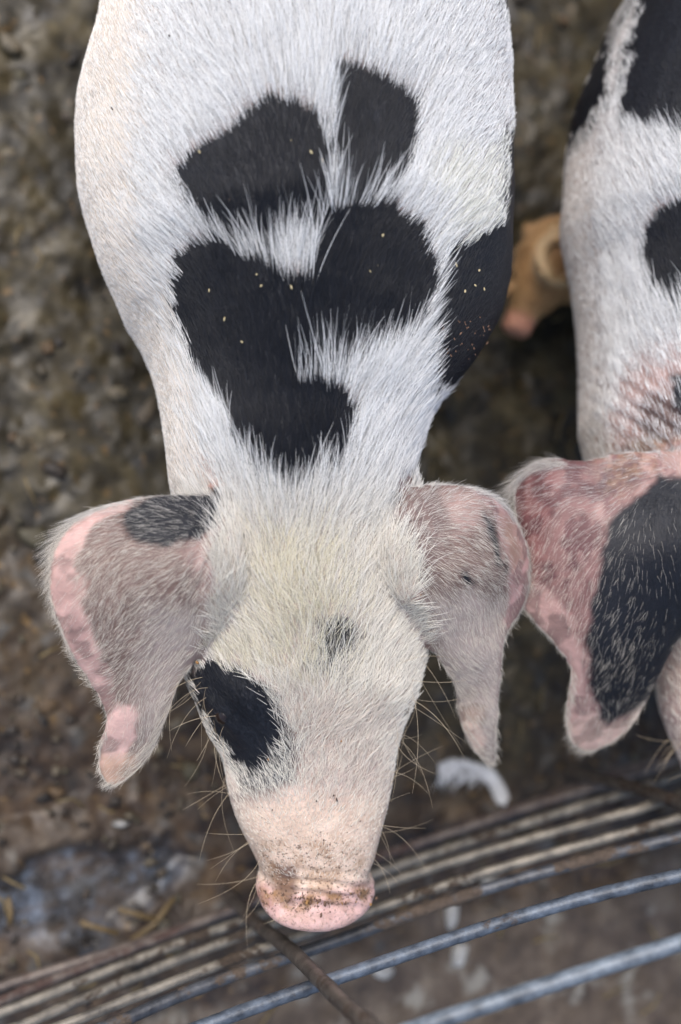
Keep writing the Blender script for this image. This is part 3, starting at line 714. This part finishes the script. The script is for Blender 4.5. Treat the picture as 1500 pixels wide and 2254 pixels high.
ear_2 = dict(
    outline=[(1600, 985), (1500, 985), (1430, 992), (1370, 990), (1300, 1012), (1260, 1012), (1210, 1004), (1160, 1024), (1128, 1072), (1128, 1120), (1150, 1190), (1165, 1260), (1140, 1315), (1150, 1340), (1185, 1380), (1232, 1432), (1256, 1472), (1250, 1520), (1243, 1580), (1246, 1625), (1266, 1652), (1302, 1662), (1352, 1640), (1402, 1590), (1424, 1540), (1462, 1470), (1500, 1392), (1560, 1370), (1640, 1300), (1640, 1100)],
    own=[(1560, 940), (1060, 940), (1060, 1700), (1400, 1700), (1450, 1520), (1520, 1390), (1580, 1330), (1580, 1050)],
    zf=tps([(1450, 1000, .318), (1560, 1040, .338), (1580, 1250, .338), (1350, 1150, .324), (1300, 1015, .302), (1220, 1060, .303), (1135, 1100, .284), (1165, 1220, .288), (1145, 1320, .276), (1230, 1420, .281), (1260, 1480, .277), (1400, 1350, .318), (1500, 1390, .308), (1245, 1620, .240), (1320, 1645, .235), (1420, 1540, .268), (1330, 1450, .298), (1450, 1200, .338), (1250, 1250, .305)]),
    base=(1500, 1060), hair=.50, mottle=[(1100, 950), (1640, 940), (1640, 1060), (1420, 1070), (1330, 1180), (1280, 1330), (1180, 1290), (1100, 1200)], bare=[[(1120, 1290), (1190, 1290), (1250, 1350), (1290, 1440), (1290, 1560), (1330, 1620), (1300, 1650), (1240, 1640), (1240, 1480), (1200, 1420), (1130, 1340)]], skin=(.24, .135, .125),
    tones=[([(1110, 1000), (1200, 990), (1230, 1050), (1200, 1180), (1190, 1280), (1140, 1280)], (.22, .10, .095), 18),
           ([(1120, 1290), (1190, 1290), (1250, 1350), (1290, 1440), (1290, 1560), (1330, 1620), (1300, 1670), (1240, 1660), (1240, 1480), (1200, 1420), (1130, 1340)], (.48, .31, .28), 12),
           ([(1330, 990), (1600, 960), (1600, 1050), (1440, 1050), (1370, 1110), (1340, 1160), (1310, 1130)], (.42, .28, .25), 18),
           ([(1300, 1030), (1400, 1010), (1410, 1060), (1320, 1110)], (.24, .16, .15), 16),
           ([(1250, 1590), (1420, 1530), (1420, 1600), (1320, 1680), (1240, 1670)], (.60, .42, .36), 18)],
    black=[([(1338, 1150), (1370, 1115), (1425, 1075), (1450, 1050), (1520, 1045), (1700, 1040), (1700, 1330), (1520, 1400), (1470, 1500), (1424, 1545), (1360, 1585), (1320, 1590), (1300, 1500), (1295, 1420), (1305, 1330), (1325, 1240)], 10)],
    white=lambda x: np.interp(x, [1300, 1400, 1450, 1550], [.5, .38, .10, .05]),
    fringe=[(1200, 1000, 60, .014), (1300, 1665, 60, .004), (1140, 1050, 50, .008)])
_O = 1035
PIG2 = dict(
    short=[[(1350, 850), (1420, 770), (1600, 720), (1800, 1150), (1320, 1150)]],
    label='second white pig with big black ear, cut off by the right picture edge',
    L=[(-1100, 1900), (-1000, 1750), (-900, 1690), (-600, 1570), (-300, 1480), (0, 1392), (80, 1346), (160, 1302), (240, 1266), (330, 1243), (430, 1238), (500, 1232), (560, 1236), (650, 1256), (760, 1270), (850, 1274), (980, 1268), (1060, 1290), (1150, 1390), (1300, 1425), (1420, 1436), (1540, 1441), (1600, 1462), (1660, 1490), (1700, 1502), (1740, 1522), (1800, 1545), (1850, 1570), (1900, 1592), (1940, 1602), (2100, 1610)],
    R=[(-1100, 2200), (-1000, 2300), (-900, 2340), (-600, 2330), (-300, 2290), (0, 2230), (170, 2190), (330, 2170), (500, 2150), (660, 2120), (770, 2070), (860, 2000), (960, 1970), (1100, 1960), (1250, 1975), (1470, 1980), (1530, 1955), (1600, 1925), (1720, 1900), (1800, 1888), (1930, 1862), (2100, 1850)],
    prof=[(r, z, t, b) for r, z, t, b in [(-1000, .24, .05, .05), (-930, .238, .085, .08), (-800, .235, .115, .105), (-600, .23, .135, .12), (-300, .225, .148, .118), (0, .225, .153, .11), (300, .228, .150, .105), (600, .232, .140, .10), (800, .24, .120, .10), (950, .25, .100, .10), (1060, .258, .085, .09), (1200, .26, .072, .085), (1350, .254, .064, .08), (1470, .248, .061, .075), (1600, .243, .052, .065), (1750, .238, .043, .05), (1850, .235, .038, .042), (1945, .231, .034, .034)]],
    end_row=1945, disc_w=.0405, disc_h=.033, disc_tilt=44, front=560, rear=-620, stance=.15,
    ears=[ear_2, dict(ear_r, outline=[(x + _O, y + 10) for x, y in ear_r['outline']], own=[(x + _O, y + 10) for x, y in ear_r['own']], zf=(lambda px, py: ear_r['zf'](np.asarray(px) - _O, np.asarray(py) - 10)), base=(850 + _O, 1210), tones=[([(x + _O, y + 10) for x, y in p], c, s) for p, c, s in ear_r['tones']], black=[([(x + _O, y + 10) for x, y in p], s) for p, s in ear_r['black']], fringe=[])],
    eyes=[(478 + _O, 1600), (902 + _O, 1570)],
    spine=[(-1000, 2000), (0, 1800), (500, 1720), (1000, 1710), (2200, 1730)],
    skin=(.30, .235, .225),
    tones=[([(1100, 300), (1300, 300), (1300, 700), (1330, 1010), (1100, 1010)], (.60, .51, .46), 40),
           ([(1350, 880), (1420, 800), (1520, 760), (1700, 820), (1700, 1050), (1320, 1050), (1330, 970)], (.40, .265, .235), 65),
           ([(1420, 880), (1520, 850), (1560, 950), (1440, 990), (1400, 950)], (.13, .085, .075), 20), ([(1370, 990), (1420, 965), (1440, 1010), (1390, 1030)], (.15, .095, .085), 14),
           ([(1430, 1400), (1560, 1390), (1600, 1700), (1480, 1760)], (.56, .40, .36), 25),
           ([(1480, 1780), (2000, 1780), (2000, 2200), (1480, 2200)], (.70, .545, .47), 18)],
    black=[([(1366, -400), (1900, -400), (1900, 250), (1620, 320), (1500, 312), (1430, 290), (1376, 272), (1372, 200), (1390, 100), (1410, 20)], 16),
           ([(1450, -200), (1385, 10), (1330, 80), (1285, 170), (1240, 280), (1225, 360), (1290, 290), (1332, 215), (1338, 130), (1345, 80), (1372, 30), (1412, -60)], 16),
           ([(1412, 565), (1426, 505), (1458, 472), (1520, 448), (1610, 465), (1630, 560), (1600, 655), (1505, 685), (1440, 652)], 8),
           ([(1750, 480), (1880, 450), (1950, 600), (1900, 760), (1780, 700)], 10), ([(1850, 1480), (1960, 1460), (1940, 1620), (1870, 1650)], 10),
           ([(1495, 840), (1540, 830), (1560, 900), (1510, 905)], 26)],
    sparse=[([(1420, 1400), (1560, 1400), (1620, 1700), (1480, 1800)], .16), ([(1370, 850), (1440, 790), (1600, 740), (1700, 1080), (1320, 1080)], .30)],
    dirt=[([(1300, 960), (1500, 950), (1440, 1040), (1340, 1110)], .8, 30), ([(1600, 1850), (1900, 1850), (1900, 2100), (1600, 2100)], .9, 30)],
    folds=[(1500, 940, -.5, .85, .0014, 34, 90, 160)],
    bumps=[(545 + _O, 1555, 55, .004)],
    snout=(1690, 1775), disc_row=1950,
    hair_tones=[([(1150, -100), (1400, -100), (1300, 330), (1290, 560), (1330, 800), (1350, 1050), (1150, 1050)], (.66, .62, .58), 40), ([(1150, 900), (1340, 900), (1340, 1020), (1150, 1020)], (.70, .66, .60), 40)],  # left flank strip: shade of that side put into the hair colour
    whiskers=[(1475, 1640, -1, .4, 8, .03, 18), (1500, 1720, -1, .3, 4, .03, 14)])

V1, N1, pig1 = make_pig(PIG1, 380000)
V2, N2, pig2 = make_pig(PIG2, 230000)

# ------------------------------------------------------------------ ginger piglet lying between the two pigs
def piglet():
    a, b = un(1132, 735, .055), un(1232, 560, .095)
    ax = b - a; L0 = np.linalg.norm(ax); ax /= L0; axh = ax * np.array([1, 1, 0]); axh /= np.linalg.norm(axh); lat = np.cross(axh, [0, 0, 1.0])
    G = Geo(); rings = []; path_c = []
    turn = lambda q: math.radians(np.interp(q, [.055, .10, .16], [0, -62, -88]))
    pos = a.copy(); prev = 0
    for s, w, h, z in [(0, .010, .009, .055), (.004, .0135, .013, .055), (.012, .0135, .013, .056), (.022, .015, .016, .060), (.04, .024, .024, .068), (.06, .031, .031, .074), (.08, .033, .036, .074), (.10, .033, .037, .070), (.12, .036, .038, .064), (.15, .042, .042, .058), (.19, .046, .046, .056), (.25, .048, .047, .056), (.31, .044, .043, .054), (.345, .026, .026, .054)]:
        for q in np.linspace(prev, s, 6)[1:]:
            an = turn(q); hd = np.array([axh[0] * math.cos(an) - axh[1] * math.sin(an), axh[0] * math.sin(an) + axh[1] * math.cos(an), 0]); pos = pos + hd * (s - prev) / 5
        prev = s
        an = turn(s); hd = np.array([axh[0] * math.cos(an) - axh[1] * math.sin(an), axh[0] * math.sin(an) + axh[1] * math.cos(an), 0])
        c = pos.copy(); c[2] = z; rings.append(ring_pts(c, np.cross(hd, [0, 0, 1.0]), np.array([0, 0, 1.0]), w, h, h, 2.1, 28)); path_c.append((s, c, hd))
    if np.cross(rings[1][1] - rings[1][0], rings[1][2] - rings[1][0]).dot(axh) > 0: rings = [r[::-1] for r in rings]
    G.loft(rings)
    # ear folded back over the head: a pale curled rim round a hollow, the other ear flat against the far side
    ec = un(1222, 575, .105)
    for sg in (-1, 1):
        c0 = ec if sg < 0 else ec + axh * .004 + np.array([-.046, -.012, -.020])
        an = np.radians(np.linspace(70, 330, 22))
        G.tube([c0 + np.array([.0155 * math.cos(q), .0175 * math.sin(q), .004 + .003 * math.sin(q * 2)]) for q in an], [.0035 + .0022 * math.sin(k / 21 * 3.14) for k in range(22)], 9)
    for row, sg in ((8, -1), (8, 1), (11, -1), (11, 1)):
        _, c, hd = path_c[row]; p = c + np.cross(hd, [0, 0, 1.0]) * sg * .026
        G.tube([np.array([*(p - hd * o)[:2], z]) for o, z in ((0, .045), (.018, .028), (.038, .015), (.05, .010))], [.016, .013, .009, .008], 10)
    o = mesh_obj('piglet_raw', G.V(), G.f); md = o.modifiers.new('r', 'REMESH'); md.mode = 'VOXEL'; md.voxel_size = .002
    ms = o.modifiers.new('s', 'SMOOTH'); ms.factor = .5; ms.iterations = 3
    me = bpy.data.meshes.new_from_object(o.evaluated_get(bpy.context.evaluated_depsgraph_get())); bpy.data.objects.remove(o)
    n = len(me.vertices); V = np.zeros(n * 3, np.float32); me.vertices.foreach_get('co', V); V = V.reshape(-1, 3).astype(float)
    s = (V - a) @ axh
    col = np.empty((n, 3)); col[:] = (.60, .37, .175)
    col = col * (.8 + .3 * (fbm(V, .02, 5, 3))[:, None] * .6)
    w = smooth(.020, .010, s)[:, None]; col = col * (1 - w) + np.array([.62, .31, .22]) * w
    px, py, _ = proj(V)
    w = smooth(-8, 8, poly_sd(px, py, [(1165, 600), (1180, 540), (1215, 500), (1240, 500), (1205, 560), (1215, 610), (1262, 625), (1262, 655), (1200, 645)]))[:, None] * (V[:, 2] > .09)[:, None]; col = col * (1 - w) + np.array([.74, .55, .33]) * w
    root = empty('piglet', (a[0] + axh[0] * .1, a[1] + axh[1] * .1, 0)); tag(root, 'small ginger piglet half hidden between the two spotted pigs, pink snout', 'piglet')
    me.name = 'body'; me.materials.clear(); me.materials.append(SKIN); me.shade_smooth()
    o = bpy.data.objects.new('body', me); COL.objects.link(o); o.parent = root; o.matrix_parent_inverse = Matrix.Translation(-root.location)
    set_attr(me, 'coat', np.clip(col, 0, .9)); set_attr(me, 'dirt', np.full(n, .25), 'FLOAT')
    me.update(); Nf = np.zeros(n * 3, np.float32); me.vertices.foreach_get('normal', Nf); Nv = Nf.reshape(-1, 3).astype(float)
    k = np.nonzero((Nv[:, 2] > -.2) & (s > .022))[0]; k = rng.choice(k, 14000)
    t = axh[None] + rng.normal(0, .25, (len(k), 3)); t -= (t * Nv[k]).sum(1)[:, None] * Nv[k]; t /= np.linalg.norm(t, axis=1)[:, None]
    q = np.linspace(0, 1, 4)[None, :, None]; pts = (V[k] + rng.normal(0, .0008, (len(k), 3)))[:, None] + .006 * (t[:, None] * q + Nv[k][:, None] * (.35 * q - .1 * q * q))
    hair_obj('fur', pts, np.repeat(.0001 * np.array([[1, 1, .8, .3]]), len(k), 0), np.clip(col[k] * rng.uniform(.8, 1.5, (len(k), 1)), 0, .9), FUR, root)
    for sg in (-1, 1): ball('eye', a + axh * .044 + lat * sg * .0225 + np.array([0, 0, .016]), .0042, EYE, root)
piglet()

# ------------------------------------------------------------------ rod fence
FA = un(0, 2185, .03); FB = un(1475, 1665, .03)
FT = FB - FA; FT[2] = 0; FT /= np.linalg.norm(FT); FN = np.array([-FT[1], FT[0], 0])
def on_fence(px, py, off=0):
    d = ray(px, py); k = ((FA - FN * off - C0) @ FN) / (d @ FN); return C0 + d * k
def fence():
    root = empty('rod_fence', (*(FA + FT * .3)[:2], 0)); tag(root, 'pen fence of rusty horizontal steel rods welded to thin upright rods', 'fence')
    steel = mat_rod('steel_rod', (.05, .060, .074), (.20, .232, .265), (.036, .027, .022), .74)
    worn = mat_rod('worn_rod', (.085, .075, .062), (.25, .22, .175), (.036, .025, .017), .58)
    steel2 = mat_rod('dark_steel_rod', (.022, .027, .036), (.13, .155, .19), (.040, .028, .021), .66)
    steel3 = mat_rod('crusted_rod', (.018, .019, .023), (.085, .090, .10), (.055, .040, .029), .50)
    low = mat_rod('muddy_rod', (.050, .034, .030), (.20, .16, .13), (.05, .03, .024), .50)
    rails = [([(1500, 2080), (1225, 2155), (965, 2245)], .0055, steel), ([(1500, 1922), (1125, 2032), (750, 2147), (500, 2247)], .0050, steel2), ([(1500, 1837), (1200, 1925), (975, 1985), (600, 2115), (280, 2247)], .0049, steel3),
             ([(1500, 1800), (1250, 1868), (1000, 1945), (600, 2085), (175, 2247)], .0041, worn), ([(1410, 1787), (1225, 1830), (1025, 1890), (840, 1955), (550, 2055), (300, 2150), (65, 2247)], .0041, worn),
             ([(1340, 1757), (840, 1920), (535, 2025), (75, 2205)], .0041, worn), ([(1290, 1738), (850, 1888), (500, 2003), (0, 2208)], .0039, low), ([(1475, 1665), (850, 1872), (0, 2182)], .0039, low)]
    def wob(s, seed, amp, sc): return amp * np.array([vnoise(np.array([[x, seed * 7.3, 0]]), sc, seed)[0] for x in s])
    for i, (pp, r, m) in enumerate(rails):
        Q = np.array([on_fence(*p) for p in pp]); s = (Q - FA) @ FT; o_ = np.argsort(s); s, z = s[o_], Q[o_, 2]
        c = np.polyfit(s, z, 2 if len(s) > 3 else 1)
        ss = np.arange(-.35, 1.25, .004); zz = np.polyval(c, np.clip(ss, s[0], s[-1])); 
        zz = np.maximum(zz, r + .008)
        P = FA[None] * [1, 1, 0] + ss[:, None] * FT + zz[:, None] * [0, 0, 1] + wob(ss, i + 1, .0008, .11)[:, None] * [0, 0, 1] + wob(ss, i + 40, .002, .12)[:, None] * FN
        rr = r * (.92 + .02 * np.array([vnoise(np.array([[x, i, 0]]), .03, 3)[0] for x in ss]))
        G = Geo(); G.tube(P, rr, 14)
        V = G.V(); cr = fbm(V, .05, i * 5 + 2, 3)
        bulge = np.clip(fbm(V, .005, 9 + i, 3) + .35 * cr - .55, 0, 1) * (.0009 if m in (steel, steel2) else .0020)
        ctr = np.concatenate([np.repeat(P, 14, 0), P[:1], P[-1:]]); dirv = V - ctr; ln = np.linalg.norm(dirv, axis=1)[:, None] + 1e-9
        V = V + dirv / ln * bulge[:, None]
        o = mesh_obj('rail', V, G.f, m, root); set_attr(o.data, 'crust', np.clip(.16 * cr + (bulge > 0.0004) * .12, -.3, .5), 'FLOAT')
    up = mat_rod('rusty_rod', (.042, .035, .030), (.115, .095, .078), (.040, .026, .018), .52)
    tops = [(.196, .52), (.518, .52), (-.12, .5), (.84, .5)]
    for i, (s0, h) in enumerate(tops):
        zz = np.linspace(-.02, h, 60); P = FA[None] * [1, 1, 0] + FT * (s0 + wob(zz, i + 70, .004, .12))[:, None] + FN * .0108 + zz[:, None] * [0, 0, 1]
        G = Geo(); G.tube(P, .0052 * (1 + .08 * np.array([vnoise(np.array([[x, i, 0]]), .01, 3)[0] for x in zz])), 12); V = G.V()
        o = mesh_obj('upright', V, G.f, up, root); set_attr(o.data, 'crust', .1 * fbm(V, .03, 8, 3), 'FLOAT')
fence()

# ------------------------------------------------------------------ litter on the floor
def feather():
    # bent white feather: a broad vane with split barbs on a curved quill, lying on the mud
    path = np.array([un(1112, 1772, .010), un(1098, 1735, .011), un(1078, 1705, .012), un(1045, 1688, .013), un(1005, 1680, .012), un(965, 1690, .009)])
    t = np.linspace(0, 5, 60); P = np.stack([np.interp(t, range(6), path[:, k]) for k in range(3)], -1)
    for k in range(3): P[2:-2, k] = np.convolve(P[:, k], np.ones(5) / 5, 'valid')
    root = empty('feather', tuple(P[30])); tag(root, 'white feather lying on the dark mud under the right ear tip of the front pig', 'feather')
    m = mat_flat('feather_white', (.62, .62, .62), (.80, .80, .80), 90, .7, .2)
    G = Geo(); G.tube(P, np.linspace(.0016, .0006, 60), 8); mesh_obj('quill', G.V(), G.f, m, root)
    T = np.gradient(P, axis=0); T /= np.linalg.norm(T, axis=1)[:, None]; Lt = np.cross(T, [0, 0, 1.0])
    V, F = [], []
    r = np.random.default_rng(5)
    for i in range(2, 59):
        for sg in (-1, 1):
            for q in range(4):
                if i > 28 and (r.random() < .45 if sg < 0 else r.random() < .15): continue
                base = P[i] + T[i] * .00075 * (q - 1.5)
                ln = (.0085 if i < 28 else (.013 + .016 * r.random() if sg < 0 else .006)) * min(1, (60 - i) / 10 + .35) * r.uniform(.85, 1.1)
                d = Lt[i] * sg * .9 + T[i] * (.45 + r.normal(0, .1 if i < 28 else .40)); d[2] = 0; d /= np.linalg.norm(d)
                w = T[i] * .00042; mid = base + d * ln * .55 + np.array([0, 0, .002]); tip = base + d * ln + np.array([0, 0, -.002])
                k = len(V); V += [base - w, base + w, mid + w, mid - w, tip]; F += [[k, k + 1, k + 2, k + 3], [k + 3, k + 2, k + 4]]
    o = mesh_obj('vane', np.array(V), F, m, root); o['kind'] = 'stuff'
feather()
def dropping(px, py, l, w, ang, label, seed):
    r = np.random.default_rng(seed); c = un(px, py, .002); k = 22
    rings = []
    for s, h in ((1.0, -.006), (.92, .001), (.7, .0035), (.35, .0045)):
        a = np.arange(k) / k * 6.283
        rad = s * (1 + .28 * vnoise(np.stack([np.cos(a) * 1.6 + seed, np.sin(a) * 1.6, a * 0], -1), 1.0, seed))
        x, y = rad * l * np.cos(a), rad * w * np.sin(a)
        rings.append(np.stack([c[0] + x * math.cos(ang) - y * math.sin(ang), c[1] + x * math.sin(ang) + y * math.cos(ang), np.full(k, c[2] + h + .004)], -1))
    G = Geo(); G.loft(rings)
    o = mesh_obj('bird_dropping', G.V(), G.f, WHT); tag(o, label, 'dropping', 'white droppings on the floor by the fence')
WHT = mat_flat('dropping_white', (.22, .21, .19), (.46, .45, .42), 160, .6, .4)
for a in [(922, 1914, .007, .0045, .3, 'small bright white dropping between the low rails just right of the snout', 1), (1078, 1940, .0085, .005, .2, 'white dropping between two rails below the white feather', 2), (1093, 1790, .009, .0035, .4, 'white dropping on the lowest rails at the quill end of the feather', 3),
          (992, 2012, .013, .0065, 1.3, 'pale smeared dropping between the two blue rods below the fence middle', 4), (1008, 2100, .012, .008, 1.2, 'pale smeared dropping on the floor above the topmost blue rod', 5), (842, 2132, .008, .010, 1.4, 'wide pale stain beside the second blue rod right of the rusty upright', 6),
          (265, 1812, .007, .003, 0, 'thin white fleck on mud below the left ear tip of the front pig', 8)]: dropping(*a)

def straw(n, area, seed, label):
    r = np.random.default_rng(seed); G = Geo()
    for _ in range(n):
        p = un(r.uniform(area[0], area[2]), r.uniform(area[1], area[3]), .009); a = r.uniform(0, 3.14); L = r.uniform(.008, .03)
        d = np.array([math.cos(a), math.sin(a), r.uniform(-.15, .15)]); q = np.array([-d[1], d[0], 0]) * r.normal(0, .12)
        G.tube([p - d * L / 2, p + q * L, p + d * L / 2], [.0011, .0012, .0008], 5)
    o = mesh_obj('straw', G.V(), G.f, mat_flat('straw_dry', (.10, .07, .028), (.22, .16, .07), 90, .6)); tag(o, label, kind='stuff')
straw(70, (-150, -100, 1650, 2300), 12, 'short bits of dull yellow straw trodden into the mud')
def big_straw(pts, label):
    P = np.array([un(x, y, .012) for x, y in pts]); G = Geo(); G.tube(P, [.0024] * len(P), 8, .6)
    tag(mesh_obj('straw_stalk', G.V(), G.f, STR), label, 'straw', 'straw stalks on the wet floor')
STR = mat_flat('straw_stalk', (.085, .055, .022), (.16, .11, .048), 80, .55)
big_straw([(178, 2030), (215, 2042), (260, 2055)], 'short ochre straw stalk lying left in the wet patch')
big_straw([(262, 2002), (300, 2012), (345, 2025)], 'olive straw stalk beside the mud heap left of the snout')
big_straw([(290, 2070), (340, 2035), (385, 1975)], 'brown straw stalk leaning up the mud near the lowest rail')
big_straw([(18, 1975), (24, 2005), (22, 2035)], 'brown straw stalk at the left edge of the wet patch')

# crumbs of feed and dried mud on the front pig's back
def crumbs(V, Nn, spots, seed, parent_label, cols):
    r = np.random.default_rng(seed); px, py, d = proj(V); Vv, Ff, Cc = [], [], []; n = 0
    for (x, y, s, c) in spots:
        m = np.nonzero((np.abs(px - x) < 8) & (np.abs(py - y) < 8))[0]
        if not len(m): continue
        i = m[d[m].argmin()]
        v = ICO_V * (1 + .3 * vnoise(ICO_V + n, .7, n)[:, None]) * np.array([s * r.uniform(.6, 1), s * r.uniform(.8, 2.0), s * .6]); a = r.uniform(-.9, .9); ca, sa = math.cos(a), math.sin(a)
        v = v @ np.array([[ca, -sa, 0], [sa, ca, 0], [0, 0, 1]]).T
        lift = .0035 if y < 1080 else .002
        v = v * .72
        Vv.append(v + V[i] + Nn[i] * lift); Ff.append(ICO_F + n * len(ICO_V)); Cc.append(np.repeat(np.array(cols[c])[None], len(ICO_V), 0)); n += 1
    m = bpy.data.materials.get('dung_clods')
    o = mesh_obj('crumbs', np.concatenate(Vv), np.concatenate(Ff), m); set_attr(o.data, 'coat', np.concatenate(Cc)); tag(o, parent_label, kind='stuff')
sp = [(691, 332, .0016, 0), (714, 352, .0010, 0), (568, 612, .0012, 0), (576, 630, .0010, 0), (498, 706, .0013, 0), (645, 640, .0010, 0), (845, 522, .0014, 0), (815, 600, .0008, 0), (463, 640, .0009, 0), (1050, 596, .0012, 0), (1003, 590, .0012, 0), (1022, 638, .0010, 0), (1043, 630, .0010, 0), (1065, 640, .0010, 0), (440, 345, .0013, 0), (400, 410, .0012, 1), (376, 76, .0015, 1), (250, 240, .0009, 1), (745, 1764, .0010, 1), (736, 1752, .0009, 1), (700, 1764, .0010, 1), (752, 1636, .0013, 2), (588, 1672, .0009, 2), (432, 1460, .0014, 2), (925, 1310, .0008, 2)]
rr = np.random.default_rng(3)
for _ in range(40): sp.append((rr.uniform(965, 1080), rr.uniform(700, 800), rr.uniform(.0004, .0010), 3))
for _ in range(14): sp.append((rr.uniform(420, 1080), rr.uniform(80, 960), rr.uniform(.0003, .0008), int(rr.integers(0, 2))))
for _ in range(55): sp.append((rr.normal(715, 70), rr.normal(1978, 14), rr.uniform(.0004, .0016) , int(rr.choice([3, 3, 3, 2]))))
for _ in range(30): sp.append((rr.uniform(560, 850), rr.uniform(1770, 1930), rr.uniform(.0003, .0006), 1))
crumbs(V1, N1, sp, 2, 'tiny crumbs of straw, feed and dried mud stuck to the front pig', [(.40, .33, .18), (.05, .03, .02), (.34, .18, .06), (.15, .08, .045)])
